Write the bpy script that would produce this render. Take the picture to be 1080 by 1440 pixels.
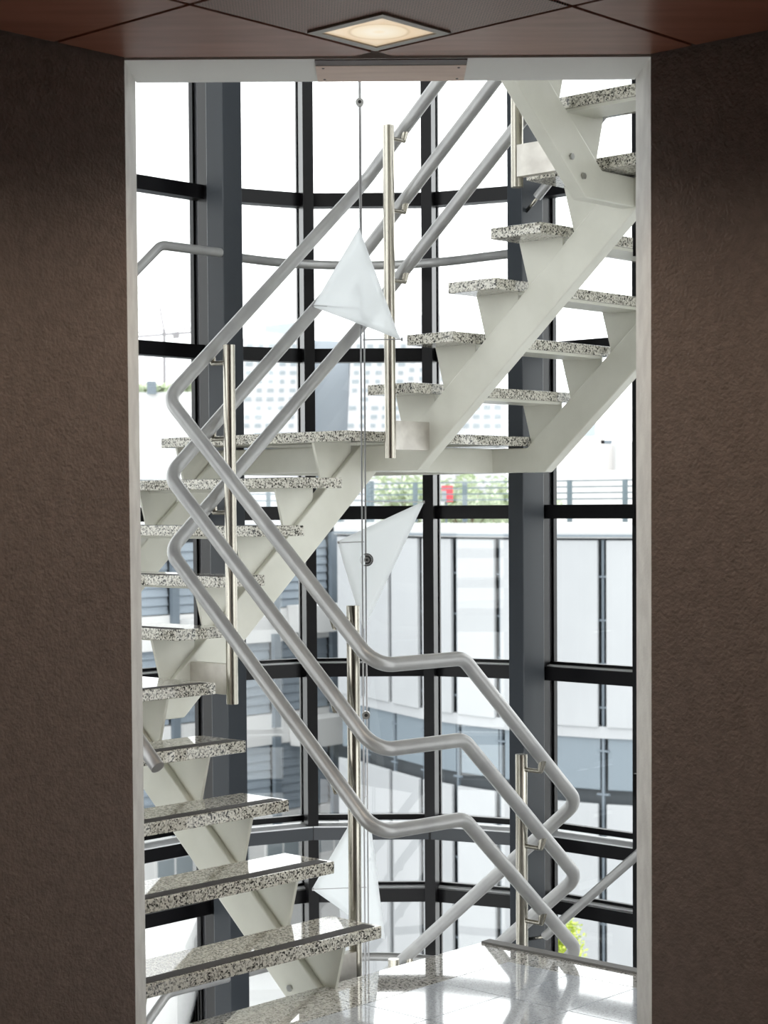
import bpy, math, random
from mathutils import Vector, Matrix
for o in list(bpy.data.objects):
    bpy.data.objects.remove(o, do_unlink=True)
scene = bpy.context.scene
COL = scene.collection
R_ = math.radians

# ------------------------------------------------------------------ camera
EYE = 1.5951
PITCH, ROLL, FPX, SHIFT = R_(2.2051), R_(-0.3763), 2613.1, 91.96
_r0 = Vector((1, 0, 0)); _u0 = Vector((0, math.sin(PITCH), math.cos(PITCH)))
CF = Vector((0, math.cos(PITCH), -math.sin(PITCH)))
CR = _r0*math.cos(ROLL) + _u0*math.sin(ROLL)
CU = -_r0*math.sin(ROLL) + _u0*math.cos(ROLL)
cam_data = bpy.data.cameras.new('camera')
cam = bpy.data.objects.new('camera', cam_data)
COL.objects.link(cam)
cam.matrix_world = Matrix(((CR.x, CU.x, -CF.x, 0), (CR.y, CU.y, -CF.y, 0),
                           (CR.z, CU.z, -CF.z, EYE), (0, 0, 0, 1)))
cam_data.sensor_fit = 'AUTO'
cam_data.sensor_width = 36.0
cam_data.lens = FPX/1440*36
cam_data.shift_y = SHIFT/1440
cam_data.clip_start = 0.05
cam_data.clip_end = 2000
cam_data.dof.use_dof = True
cam_data.dof.focus_distance = 6.7
cam_data.dof.aperture_fstop = 7.1
scene.camera = cam

# ------------------------------------------------------------------ sky: even white overcast
world = bpy.data.worlds.new('overcast_sky')
scene.world = world
world.use_nodes = True
bg = world.node_tree.nodes['Background']
bg.inputs['Color'].default_value = (0.985, 0.99, 1.0, 1)
bg.inputs['Strength'].default_value = 1.9

scene.view_settings.view_transform = 'Standard'
scene.view_settings.look = 'None'
scene.view_settings.exposure = 0.8
scene.view_settings.gamma = 1.0
scene.view_settings.use_curve_mapping = False

# ------------------------------------------------------------------ plan frame of the stair tower
TH = R_(47.39)
OX, OY = -0.03919, 6.90883
E1 = Vector((math.cos(TH), math.sin(TH), 0))
E2 = Vector((-math.sin(TH), math.cos(TH), 0))
ORG = Vector((OX, OY, 0))
def P(a, b, z=0.0):
    return ORG + E1*a + E2*b + Vector((0, 0, z))
def E(v):
    q = Vector((v[0]-OX, v[1]-OY, 0)); return (q.dot(E1), q.dot(E2))
def at(px, py, depth):
    """point seen at a photo pixel, standing at the given distance from the lens plane"""
    d = CF + CR*((px-540)/FPX) + CU*((720+SHIFT-py)/FPX)
    d = d*(depth/d.y)
    return Vector((d.x, d.y, d.z+EYE))

# ------------------------------------------------------------------ materials
def mat(name, color, rough=0.5, metal=0.0, spec=0.5, **kw):
    m = bpy.data.materials.new(name); m.use_nodes = True
    nt = m.node_tree; b = nt.nodes['Principled BSDF']
    b.inputs['Base Color'].default_value = (*color, 1)
    b.inputs['Roughness'].default_value = rough
    b.inputs['Metallic'].default_value = metal
    b.inputs['Specular IOR Level'].default_value = spec
    return m
def nodes_of(m):
    nt = m.node_tree
    return nt, nt.nodes, nt.links, nt.nodes['Principled BSDF']
def coords(nt, scale):
    geo = nt.nodes.new('ShaderNodeNewGeometry')
    mp = nt.nodes.new('ShaderNodeMapping'); mp.inputs['Scale'].default_value = scale
    nt.links.new(geo.outputs['Position'], mp.inputs['Vector'])
    return mp.outputs['Vector']
def ramp(nt, stops, interp='LINEAR'):
    r = nt.nodes.new('ShaderNodeValToRGB'); r.color_ramp.interpolation = interp
    el = r.color_ramp.elements
    while len(el) < len(stops): el.new(0.5)
    for e, (p, c) in zip(el, stops):
        e.position = p; e.color = (*c, 1) if len(c) == 3 else c
    return r
def vary(m, c0, c1, scale, detail=4, bump=0.0, bscale=None, lo=0.35, hi=0.65, bdist=0.002):
    nt, N, L, b = nodes_of(m)
    v = coords(nt, (scale,)*3 if not isinstance(scale, tuple) else scale)
    n = N.new('ShaderNodeTexNoise'); n.inputs['Scale'].default_value = 1; n.inputs['Detail'].default_value = detail
    L.new(v, n.inputs['Vector'])
    r = ramp(nt, [(lo, c0), (hi, c1)])
    L.new(n.outputs['Fac'], r.inputs['Fac']); L.new(r.outputs['Color'], b.inputs['Base Color'])
    if bump:
        v2 = coords(nt, (bscale,)*3)
        n2 = N.new('ShaderNodeTexNoise'); n2.inputs['Scale'].default_value = 1; n2.inputs['Detail'].default_value = 3
        L.new(v2, n2.inputs['Vector'])
        bp = N.new('ShaderNodeBump'); bp.inputs['Strength'].default_value = bump; bp.inputs['Distance'].default_value = bdist
        L.new(n2.outputs['Fac'], bp.inputs['Height']); L.new(bp.outputs['Normal'], b.inputs['Normal'])
    return m

def granite(name, rough, light, mid, dark, scale=105):
    m = mat(name, light, rough)
    nt, N, L, b = nodes_of(m)
    v = coords(nt, (1, 1, 1))
    n = N.new('ShaderNodeTexNoise'); n.inputs['Scale'].default_value = 120; n.inputs['Detail'].default_value = 2
    L.new(v, n.inputs['Vector'])
    mx = N.new('ShaderNodeMix'); mx.data_type = 'RGBA'; mx.blend_type = 'ADD'; mx.inputs[0].default_value = 0.010
    L.new(v, mx.inputs[6]); L.new(n.outputs['Color'], mx.inputs[7])
    vo = N.new('ShaderNodeTexVoronoi'); vo.inputs['Scale'].default_value = scale
    L.new(mx.outputs[2], vo.inputs['Vector'])
    sep = N.new('ShaderNodeSeparateColor'); L.new(vo.outputs['Color'], sep.inputs['Color'])
    r = ramp(nt, [(0.0, dark), (0.17, dark), (0.2, mid), (0.46, mid), (0.5, light), (1.0, tuple(min(1, c*1.15) for c in light))])
    L.new(sep.outputs[0], r.inputs['Fac']); L.new(r.outputs['Color'], b.inputs['Base Color'])
    return m

M_granite = granite('speckled_granite', 0.04, (0.64, 0.62, 0.555), (0.35, 0.335, 0.29), (0.04, 0.038, 0.034), 185)
M_floor = granite('polished_floor_granite', 0.04, (0.68, 0.72, 0.78), (0.62, 0.66, 0.72), (0.48, 0.51, 0.56), 240)
M_border = granite('polished_border_granite', 0.04, (0.72, 0.71, 0.68), (0.52, 0.51, 0.48), (0.12, 0.12, 0.12), 170)
for _m in (M_floor, M_border):
    _b = _m.node_tree.nodes['Principled BSDF']
    _b.inputs['Coat Weight'].default_value = 1.0; _b.inputs['Coat Roughness'].default_value = 0.08 if _m is M_floor else 0.02; _b.inputs['Coat IOR'].default_value = 1.6
M_grout = mat('floor_grout', (0.22, 0.22, 0.22), 0.8)
M_edge = mat('grey_edge_strip', (0.20, 0.195, 0.19), 0.6)
M_strip = mat('anti_slip_grit', (0.055, 0.05, 0.05), 0.75)
M_cream = vary(mat('cream_steel_paint', (0.66, 0.655, 0.58), 0.32), (0.63, 0.625, 0.55), (0.69, 0.685, 0.61), 6)
M_rail = vary(mat('grey_rail_paint', (0.5, 0.5, 0.5), 0.33, 0.35), (0.34, 0.34, 0.34), (0.40, 0.40, 0.395), (9, 9, 9))
M_steel = vary(mat('brushed_stainless', (0.7, 0.67, 0.6), 0.24, 1.0), (0.37, 0.35, 0.30), (0.46, 0.435, 0.38), (120, 120, 2))
M_plate = vary(mat('dull_stainless_plate', (0.6, 0.57, 0.52), 0.42, 0.75), (0.52, 0.49, 0.45), (0.66, 0.63, 0.58), 14)
M_bolt = mat('zinc_bolt', (0.5, 0.5, 0.48), 0.3, 1.0)
M_black = mat('black_anodised_frame', (0.006, 0.0058, 0.0068), 0.35, spec=0.2)
M_colm = mat('slate_steel_column', (0.034, 0.040, 0.048), 0.32, spec=0.4)
M_bead = mat('silver_glazing_bead', (0.62, 0.63, 0.64), 0.3, 0.6)
M_beaddark = mat('dark_grey_bead', (0.075, 0.075, 0.08), 0.4, 0.2)
M_ledge = mat('pale_sill_ledge', (0.80, 0.81, 0.83), 0.15)
M_plaster = vary(mat('brown_textured_plaster', (0.12, 0.10, 0.09), 0.85), (0.19, 0.150, 0.133), (0.23, 0.183, 0.163), 30,
                 bump=0.9, bscale=95, bdist=0.006)
M_white = vary(mat('white_plaster', (0.8, 0.79, 0.76), 0.7), (0.76, 0.75, 0.72), (0.84, 0.83, 0.80), 8, bump=0.4, bscale=120)
M_reveal = vary(mat('white_reveal_plaster', (0.72, 0.70, 0.67), 0.75), (0.66, 0.64, 0.61), (0.78, 0.765, 0.73), 12, bump=0.6, bscale=110)
M_soffit = mat('white_soffit_paint', (0.92, 0.92, 0.90), 0.55)
M_veneer = vary(mat('cherry_wood_veneer', (0.2, 0.09, 0.06), 0.34), (0.28, 0.108, 0.068), (0.37, 0.155, 0.105), (3, 22, 3), 5)
M_gap = mat('dark_ceiling_void', (0.01, 0.008, 0.008), 0.9)
M_fascia = vary(mat('beige_maple_strip', (0.6, 0.47, 0.39), 0.5), (0.74, 0.55, 0.46), (0.84, 0.65, 0.55), (4, 30, 4), 4)
M_fasciaedge = mat('dark_brown_edge', (0.07, 0.035, 0.03), 0.5)
M_lframe = mat('lamp_frame_grey', (0.35, 0.33, 0.30), 0.4, 0.3)
M_cable = mat('steel_cable', (0.42, 0.42, 0.43), 0.35, 0.9)
M_hub = mat('hub_metal', (0.6, 0.6, 0.6), 0.3, 0.9)
M_hubdark = mat('hub_black', (0.02, 0.02, 0.02), 0.5)

# perforated veneer: small dark holes in a square grid aligned with the panel
M_perf = mat('perforated_veneer', (0.2, 0.09, 0.06), 0.4)
def _perf():
    nt, N, L, b = nodes_of(M_perf)
    geo = N.new('ShaderNodeNewGeometry')
    mp = N.new('ShaderNodeMapping'); mp.vector_type = 'POINT'
    mp.inputs['Rotation'].default_value = (0, 0, -TH)
    mp.inputs['Scale'].default_value = (99, 99, 99)
    L.new(geo.outputs['Position'], mp.inputs['Vector'])
    fr = N.new('ShaderNodeVectorMath'); fr.operation = 'FRACTION'
    L.new(mp.outputs['Vector'], fr.inputs[0])
    sb = N.new('ShaderNodeVectorMath'); sb.operation = 'SUBTRACT'; sb.inputs[1].default_value = (0.5, 0.5, 0)
    L.new(fr.outputs[0], sb.inputs[0])
    ml = N.new('ShaderNodeVectorMath'); ml.operation = 'MULTIPLY'; ml.inputs[1].default_value = (1, 1, 0)
    L.new(sb.outputs[0], ml.inputs[0])
    ln = N.new('ShaderNodeVectorMath'); ln.operation = 'LENGTH'
    L.new(ml.outputs[0], ln.inputs[0])
    r = ramp(nt, [(0.30, (0.012, 0.007, 0.006)), (0.35, (0.36, 0.18, 0.135))])
    L.new(ln.outputs['Value'], r.inputs['Fac']); L.new(r.outputs['Color'], b.inputs['Base Color'])
_perf()

def glass(name, refl=0.07, tint=(0.97, 0.985, 0.98)):
    m = bpy.data.materials.new(name); m.use_nodes = True
    nt = m.node_tree; nt.nodes.clear()
    out = nt.nodes.new('ShaderNodeOutputMaterial'); mix = nt.nodes.new('ShaderNodeMixShader')
    t = nt.nodes.new('ShaderNodeBsdfTransparent'); t.inputs['Color'].default_value = (*tint, 1)
    g = nt.nodes.new('ShaderNodeBsdfGlossy'); g.inputs['Roughness'].default_value = 0.01
    fz = nt.nodes.new('ShaderNodeFresnel'); fz.inputs['IOR'].default_value = 1.45
    nt.links.new(fz.outputs[0], mix.inputs['Fac'])
    nt.links.new(t.outputs[0], mix.inputs[1]); nt.links.new(g.outputs[0], mix.inputs[2])
    nt.links.new(mix.outputs[0], out.inputs['Surface'])
    return m
M_glass = glass('clear_glass')

def sail_mat():
    m = bpy.data.materials.new('frosted_acrylic'); m.use_nodes = True
    nt = m.node_tree; nt.nodes.clear()
    out = nt.nodes.new('ShaderNodeOutputMaterial')
    t = nt.nodes.new('ShaderNodeBsdfTranslucent'); t.inputs['Color'].default_value = (0.93, 0.95, 0.96, 1)
    d = nt.nodes.new('ShaderNodeBsdfDiffuse'); d.inputs['Color'].default_value = (0.9, 0.92, 0.93, 1)
    tr = nt.nodes.new('ShaderNodeBsdfTransparent'); tr.inputs['Color'].default_value = (0.97, 0.98, 0.99, 1)
    m1 = nt.nodes.new('ShaderNodeMixShader'); m1.inputs['Fac'].default_value = 0.2
    m2 = nt.nodes.new('ShaderNodeMixShader'); m2.inputs['Fac'].default_value = 0.16
    nt.links.new(t.outputs[0], m1.inputs[1]); nt.links.new(d.outputs[0], m1.inputs[2])
    nt.links.new(m1.outputs[0], m2.inputs[1]); nt.links.new(tr.outputs[0], m2.inputs[2])
    nt.links.new(m2.outputs[0], out.inputs['Surface'])
    return m
M_sail = sail_mat()

def emit_mat(name, col, strength):
    m = bpy.data.materials.new(name); m.use_nodes = True
    b = m.node_tree.nodes['Principled BSDF']
    b.inputs['Base Color'].default_value = (*col, 1)
    b.inputs['Emission Color'].default_value = (*col, 1)
    b.inputs['Emission Strength'].default_value = strength
    return m
# lamp lens: the glow sits round the bulb
def lens_mat():
    m = bpy.data.materials.new('lamp_lens'); m.use_nodes = True
    nt, N, L, b = nodes_of(m)
    tc = N.new('ShaderNodeTexCoord')
    ln = N.new('ShaderNodeVectorMath'); ln.operation = 'LENGTH'; L.new(tc.outputs['Object'], ln.inputs[0])
    r = ramp(nt, [(0.0, (1.0, 0.80, 0.50)), (0.012, (1.0, 0.84, 0.60)), (0.02, (1.0, 0.90, 0.72)), (0.068, (0.95, 0.76, 0.50)), (0.074, (0.62, 0.42, 0.22)), (0.082, (0.85, 0.62, 0.38)), (0.12, (0.8, 0.62, 0.42))])
    L.new(ln.outputs['Value'], r.inputs['Fac'])
    L.new(r.outputs['Color'], b.inputs['Emission Color']); b.inputs['Emission Strength'].default_value = 0.42
    b.inputs['Base Color'].default_value = (0.35, 0.32, 0.28, 1); b.inputs['Roughness'].default_value = 0.15
    return m
M_lens = lens_mat()

M_facade = vary(mat('white_facade_panel', (0.86, 0.87, 0.88), 0.6), (0.34, 0.35, 0.363), (0.36, 0.37, 0.383), 0.7)
M_fac2 = mat('grey_blue_facade_glass', (0.16, 0.195, 0.225), 0.4)
M_facdark = mat('dark_recess', (0.07, 0.08, 0.09), 0.7)
M_facpost = mat('grey_blue_steel_post', (0.14, 0.17, 0.20), 0.5)
M_louvre = mat('grey_blue_louvre', (0.27, 0.315, 0.36), 0.6)
M_conc = mat('pale_concrete', (0.48, 0.48, 0.48), 0.8)
M_pink = mat('pale_rose_render', (0.60, 0.58, 0.57), 0.8)
M_tower = mat('white_tower_cladding', (0.45, 0.45, 0.465), 0.6)
M_twin = mat('pale_tower_window', (0.25, 0.285, 0.305), 0.5)
M_tglass = mat('pale_blue_tower_glass', (0.38, 0.425, 0.47), 0.5)
M_hall = mat('bright_white_render', (0.66, 0.66, 0.655), 0.8)
M_ground = mat('pale_paving', (0.55, 0.55, 0.545), 0.85)
M_railing = mat('blue_grey_railing', (0.13, 0.17, 0.19), 0.5)
M_leaf = vary(mat('tree_leaves', (0.35, 0.5, 0.2), 0.6), (0.42, 0.50, 0.33), (0.62, 0.68, 0.50), 2)
M_shrub = vary(mat('lime_leaves', (0.5, 0.6, 0.1), 0.5), (0.42, 0.52, 0.05), (0.68, 0.74, 0.22), 3)
M_bark = mat('bark', (0.2, 0.15, 0.1), 0.9)
M_red = mat('red_sign', (0.75, 0.08, 0.10), 0.5)
M_crane = mat('grey_crane_steel', (0.26, 0.25, 0.26), 0.6)

# ------------------------------------------------------------------ mesh helpers
def obj(name, verts, faces, material, parent=None, smooth=False, label=None, bevel=0.0):
    base = parent_origin(parent)
    me = bpy.data.meshes.new(name)
    me.from_pydata([tuple(Vector(v)-base) for v in verts], [], faces)
    me.materials.append(material)
    if smooth:
        for p in me.polygons: p.use_smooth = True
    me.update()
    o = bpy.data.objects.new(name, me); COL.objects.link(o)
    if parent: o.parent = parent
    if label: o['label'] = label
    if bevel:
        b = o.modifiers.new('edge', 'BEVEL'); b.width = bevel; b.segments = 2; b.limit_method = 'ANGLE'
    return o
ORIGIN = {}
def parent_origin(p):
    while p is not None:
        if p.name in ORIGIN: return ORIGIN[p.name]
        p = p.parent
    return Vector((0, 0, 0))
def thing(name, loc, label, cat, group=None, kind=None):
    o = bpy.data.objects.new(name, None); COL.objects.link(o)
    o.empty_display_size = 0.1
    o.location = loc; ORIGIN[o.name] = Vector(loc)
    if kind: o['kind'] = kind
    else:
        o['category'] = cat
    if label: o['label'] = label
    if group: o['group'] = group
    return o
def tag(o, label, cat, group=None):
    o['label'] = label; o['category'] = cat
    if group: o['group'] = group
    return o
def structure(o, label=None):
    o['kind'] = 'structure'
    if label: o['label'] = label
    return o
class MB:
    def __init__(s): s.v = []; s.f = []
    def prism(s, lower, upper):
        """closed prism between two matching rings of points"""
        n = len(lower); k = len(s.v)
        s.v += [Vector(p) for p in lower] + [Vector(p) for p in upper]
        s.f.append([k+i for i in reversed(range(n))]); s.f.append([k+n+i for i in range(n)])
        for i in range(n):
            j = (i+1) % n
            s.f.append([k+i, k+j, k+n+j, k+n+i])
        return s
    def box(s, c, ax, ay, az):
        """box from a corner and three edge vectors"""
        c = Vector(c); ax = Vector(ax); ay = Vector(ay); az = Vector(az)
        if ax.cross(ay).dot(az) < 0: ax, ay = ay, ax
        return s.prism([c, c+ax, c+ax+ay, c+ay], [c+az, c+ax+az, c+ax+ay+az, c+ay+az])
    def beam(s, a, b, w, h, up=Vector((0, 0, 1))):
        a = Vector(a); b = Vector(b); d = (b-a)
        side = d.cross(up)
        if side.length < 1e-6: side = d.cross(Vector((1, 0, 0)))
        side.normalize(); u = side.cross(d).normalized()
        c = a - side*w/2 - u*h/2
        return s.box(c, d, side*w, u*h)
    def tube(s, a, b, r, n=14, r2=None):
        a = Vector(a); b = Vector(b); d = (b-a).normalized()
        x = d.cross(Vector((0, 0, 1)))
        if x.length < 1e-4: x = Vector((1, 0, 0))
        x.normalize(); y = d.cross(x)
        r2 = r if r2 is None else r2
        lo = [a + x*r*math.cos(2*math.pi*i/n) + y*r*math.sin(2*math.pi*i/n) for i in range(n)]
        hi = [b + x*r2*math.cos(2*math.pi*i/n) + y*r2*math.sin(2*math.pi*i/n) for i in range(n)]
        return s.prism(lo, hi)
    def build(s, name, material, parent=None, smooth=False, label=None, bevel=0.0):
        o = obj(name, s.v, s.f, material, parent, False, label, bevel)
        if smooth: smooth_by_angle(o)
        return o
def smooth_by_angle(o):
    me = o.data
    for p in me.polygons: p.use_smooth = True
    ang = {}
    for p in me.polygons:
        for k in p.edge_keys: ang.setdefault(k, []).append(p.normal)
    for e in me.edges:
        ns = ang.get(tuple(sorted(e.vertices)), [])
        if len(ns) == 2 and ns[0].angle(ns[1], 0) > R_(35): e.use_edge_sharp = True
def sweep(path, r, n=18, fillet=0.06, seg=8):
    """round tube along a polyline with rounded bends"""
    pts = [Vector(p) for p in path]; out = [pts[0]]
    for i in range(1, len(pts)-1):
        a, b, c = pts[i-1], pts[i], pts[i+1]
        u = (a-b); w = (c-b); ul, wl = u.length, w.length
        u.normalize(); w.normalize()
        ang = u.angle(w)
        if ang > R_(178): out.append(b); continue
        cut = min(fillet/math.tan(ang/2), ul*0.48, wl*0.48)
        rad = cut*math.tan(ang/2)
        cen = b + (u+w).normalized()*(rad/math.sin(ang/2))
        s0 = b+u*cut; s1 = b+w*cut
        v0 = s0-cen; v1 = s1-cen; tot = v0.angle(v1)
        for k in range(seg+1):
            t = k/seg
            if tot < 1e-5: q = s0
            else: q = cen + (v0*math.sin((1-t)*tot)+v1*math.sin(t*tot))/math.sin(tot)
            out.append(q)
    out.append(pts[-1])
    V = []; F = []
    d = (out[1]-out[0]).normalized(); x = d.cross(Vector((0, 0, 1)))
    if x.length < 1e-3: x = Vector((1, 0, 0))
    x.normalize()
    for i, p in enumerate(out):
        if i == 0: t = out[1]-out[0]
        elif i == len(out)-1: t = out[-1]-out[-2]
        else: t = (out[i+1]-p).normalized()+(p-out[i-1]).normalized()
        t.normalize(); x = (x - t*x.dot(t)).normalized(); y = t.cross(x)
        for k in range(n):
            a = 2*math.pi*k/n
            V.append(p + (x*math.cos(a)+y*math.sin(a))*r)
    for i in range(len(out)-1):
        for k in range(n):
            k2 = (k+1) % n
            F.append([i*n+k, i*n+k2, (i+1)*n+k2, (i+1)*n+k])
    F.append(list(reversed(range(n)))); m = (len(out)-1)*n
    F.append([m+k for k in range(n)])
    return V, F
def sweep_obj(name, path, r, material, parent=None, fillet=0.06, n=18, label=None, seg=8):
    V, F = sweep(path, r, n, fillet, seg)
    o = obj(name, V, F, material, parent, False, label); smooth_by_angle(o); return o
def clip(poly, nx, ny, d):
    """keep the part of a plan polygon where nx*a+ny*b <= d"""
    out = []
    for i in range(len(poly)):
        p, q = poly[i], poly[(i+1) % len(poly)]
        fp, fq = nx*p[0]+ny*p[1]-d, nx*q[0]+ny*q[1]-d
        if fp <= 0: out.append(p)
        if (fp < 0 < fq) or (fq < 0 < fp):
            t = fp/(fp-fq); out.append((p[0]+t*(q[0]-p[0]), p[1]+t*(q[1]-p[1])))
    return out
def slab(mb, poly, z0, z1):
    area = sum(poly[i][0]*poly[(i+1) % len(poly)][1]-poly[(i+1) % len(poly)][0]*poly[i][1] for i in range(len(poly)))
    if area < 0: poly = list(reversed(poly))
    return mb.prism([P(a, b, z0) for a, b in poly], [P(a, b, z1) for a, b in poly])

# ------------------------------------------------------------------ key dimensions
H, S0, G, TD, WD = 0.526, -0.735, 0.21855, 0.2432, 1.0889
OUT = H+WD
RISE = 0.19
CEIL = 2.79
TOWER_TOP, TOWER_BOT = 7.2, -4.6
AL, AR = E((-0.683, 5.0)), E((0.720, 5.0))       # lobby side corners of the opening
BL, BR = E((-0.686, 5.25)), E((0.713, 5.25))     # stair side corners
# ------------------------------------------------------------------ floor
floor_poly = [(0.17, -0.405), (-1.70, -0.405), (-1.70, -0.83), (-7.6, -0.83), (-7.6, -7.6), (-0.92, -7.6), (-0.92, -1.70), (0.17, -1.70)]
mb = MB(); slab(mb, floor_poly, -0.26, -0.012)
floor = structure(mb.build('floor', M_grout), 'polished stone floor of the landing and lobby')
def floor_piece(name, a0, a1, b0, b1, m, gap=0.0018):
    b = MB(); slab(b, [(a0+gap, b0+gap), (a1-gap, b0+gap), (a1-gap, b1-gap), (a0+gap, b1-gap)], -0.012, 0.0)
    return b.build(name, m, floor)
for a0, a1 in ((-0.78, 0.17), (-1.70, -0.78)):
    floor_piece('border_slab', a0, a1, -0.66, -0.405, M_border)
for b0, b1 in ((-1.18, -0.66), (-1.70, -1.18)):
    floor_piece('border_slab', -0.03, 0.17, b0, b1, M_border)
def inside(a, b):
    return (a > -1.70 and b > -1.70) or (a < -0.92 and b < -0.83)
for i in range(9):
    for j in range(11):
        a1 = -0.03-0.37*i; b1 = -0.66-0.27*j
        if inside(a1-0.185, b1-0.135):
            floor_piece('floor_tile', a1-0.37, a1, b1-0.27, b1, M_floor)
b = MB(); slab(b, [(0.118, -1.66), (0.165, -1.66), (0.165, -0.415), (0.118, -0.415)], 0.0, 0.008)
b.build('anti_slip_strip', M_edge, floor, label='dark anti-slip strip along the landing edge')

# ------------------------------------------------------------------ lobby walls, reveal, ceiling
def plan_wall(name, poly, z0, z1, m, label):
    b = MB(); slab(b, poly, z0, z1)
    return structure(b.build(name, m), label)
plan_wall('wall_left', [AL, (-7.6, AL[1]), (-7.6, AL[1]+0.16), (BL[0]-0.10, BL[1]+0.0)], -0.01, 3.1, M_plaster, 'dark brown textured lobby wall left of the opening')
plan_wall('wall_right', [AR, (AR[0], -7.6), (AR[0]+0.16, -7.6), (BR[0]+0.0, BR[1]-0.10)], -0.01, 3.1, M_plaster, 'dark brown textured lobby wall right of the opening')
plan_wall('wall_back_left', [(-7.6, -0.7), (-7.6, -7.7), (-7.75, -7.7), (-7.75, -0.7)], -0.01, 3.1, M_plaster, 'far lobby wall behind the viewer')
plan_wall('wall_back_right', [(-0.8, -7.6), (-7.7, -7.6), (-7.7, -7.75), (-0.8, -7.75)], -0.01, 3.1, M_plaster, 'rear lobby wall behind the viewer')
# reveal lining of the opening
rev = structure(thing('trim_1', P(*AL, 0), 'white plaster reveal lining the opening', None, kind='structure'))
for (A, B, sgn) in ((AL, BL, 1), (AR, BR, -1)):
    a = P(*A); b_ = P(*B); t = Vector((-0.04*sgn, 0, 0))
    MB().box(a+Vector((0, 0, -0.0)), b_-a, t, Vector((0, 0, CEIL))).build('jamb', M_reveal, rev, bevel=0.004)
a = P(*AL); a2 = P(*AR); b_ = P(*BL); b2 = P(*BR)
MB().prism([a+Vector((0, 0, CEIL-0.004)), a2+Vector((0, 0, CEIL-0.004)), b2+Vector((0, 0.015, CEIL-0.004)), b_+Vector((0, 0.015, CEIL-0.004))],
           [a+Vector((0, 0, CEIL+0.06)), a2+Vector((0, 0, CEIL+0.06)), b2+Vector((0, 0.015, CEIL+0.06)), b_+Vector((0, 0.015, CEIL+0.06))]).build('soffit', M_soffit, rev)
# tower walls beside and above the opening
plan_wall('wall_over_opening', [E((-0.9, 5.05)), E((0.9, 5.05)), E((0.72, 5.26)), E((-0.71, 5.26))], CEIL+0.07, TOWER_TOP, M_white, 'white stairwell wall above the opening')
plan_wall('floor_stairwell', [(-1.8, -1.8), (2.3, -1.8), (2.3, 2.3), (-1.8, 2.3)], TOWER_BOT-0.15, TOWER_BOT, M_conc, 'stairwell floor far below')
plan_wall('ceiling_tower', [(-1.8, -1.8), (2.3, -1.8), (2.3, 1.2), (1.2, 2.3), (-1.8, 2.3)], TOWER_TOP, TOWER_TOP+0.15, M_white, 'stairwell roof above')

# lobby ceiling: square veneer panels laid diagonally
mb = MB(); slab(mb, [(-7.7, AL[1]), AL, AR, (AR[0], -7.7), (-7.7, -7.7)], CEIL+0.025, CEIL+0.2)
ceiling = structure(mb.build('ceiling', M_gap), 'dark cherry veneer panel ceiling of the lobby')
MOD = 0.647; GA, GB = -1.428, -1.346
LA0, LA1, LB0, LB1 = -1.706, -1.452, -1.630, -1.372
for i in range(-2, 5):
    for j in range(-2, 5):
        a1 = GA - MOD*i; b1 = GB - MOD*j; g = 0.007
        poly = [(a1-MOD+g, b1-MOD+g), (a1-g, b1-MOD+g), (a1-g, b1-g), (a1-MOD+g, b1-g)]
        poly = clip(poly, 0, 1, AL[1]-0.012); poly = clip(poly, 1, 0, AR[0]-0.012)
        poly = clip(poly, E1.y, E2.y, 4.988-OY)
        if len(poly) < 3: continue
        area = abs(sum(poly[k][0]*poly[(k+1) % len(poly)][1]-poly[(k+1) % len(poly)][0]*poly[k][1] for k in range(len(poly))))/2
        if area < 0.001: continue
        if i == 0 and j == 0:      # perforated panel, built round the lamp opening
            a0, b0 = a1-MOD+g, b1-MOD+g; a1 -= g; b1 -= g
            b = MB()
            for r4 in ((a0, LA0, b0, b1), (LA0, LA1, b0, LB0), (LA0, LA1, LB1, b1), (LA1, a1, b0, b1)):
                slab(b, [(r4[0], r4[2]), (r4[1], r4[2]), (r4[1], r4[3]), (r4[0], r4[3])], CEIL, CEIL+0.018)
            b.build('ceiling_panel', M_perf, ceiling, label='perforated ceiling panel')
        else:
            b = MB(); slab(b, poly, CEIL, CEIL+0.018); b.build('ceiling_panel', M_veneer, ceiling)
# downlight set in the perforated panel
def lobby_lamp(oa, ob, label):
    a0, a1, b0, b1 = LA0+oa, LA1+oa, LB0+ob, LB1+ob
    lamp = thing('ceiling_downlight', P((a0+a1)/2, (b0+b1)/2, CEIL), label, 'lamp', 'recessed lobby lamps')
    b = MB(); w = 0.025
    for r4 in ((a0, a1, b0, b0+w), (a0, a1, b1-w, b1), (a0, a0+w, b0+w, b1-w), (a1-w, a1, b0+w, b1-w)):
        slab(b, [(r4[0], r4[2]), (r4[1], r4[2]), (r4[1], r4[3]), (r4[0], r4[3])], CEIL-0.006, CEIL+0.02)
    b.build('lamp_frame', M_lframe, lamp)
    b = MB(); slab(b, [(a0+w, b0+w), (a1-w, b0+w), (a1-w, b1-w), (a0+w, b1-w)], CEIL-0.002, CEIL+0.016)
    b.build('lamp_lens', M_lens, lamp)
    la = bpy.data.lights.new('downlight_bulb', 'SPOT'); la.energy = 16; la.color = (1.0, 0.84, 0.66)
    la.spot_size = R_(150); la.spot_blend = 0.8; la.shadow_soft_size = 0.06
    lo = bpy.data.objects.new('downlight_bulb', la); COL.objects.link(lo); lo.parent = lamp; lo.location = (0, 0, -0.02)
lobby_lamp(0, 0, 'square recessed ceiling lamp glowing warm white above the opening')
lobby_lamp(-2*MOD, 0, 'unseen square lamp added to light the lobby, further back along the left wall')  # this and the lamps below are unseen, added to brighten the lobby
lobby_lamp(0, -2*MOD, 'added square lamp out of view, lighting the lobby along the right wall')
lobby_lamp(-3*MOD, -3*MOD, 'added unseen square lamp brightening the middle of the lobby')
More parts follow.
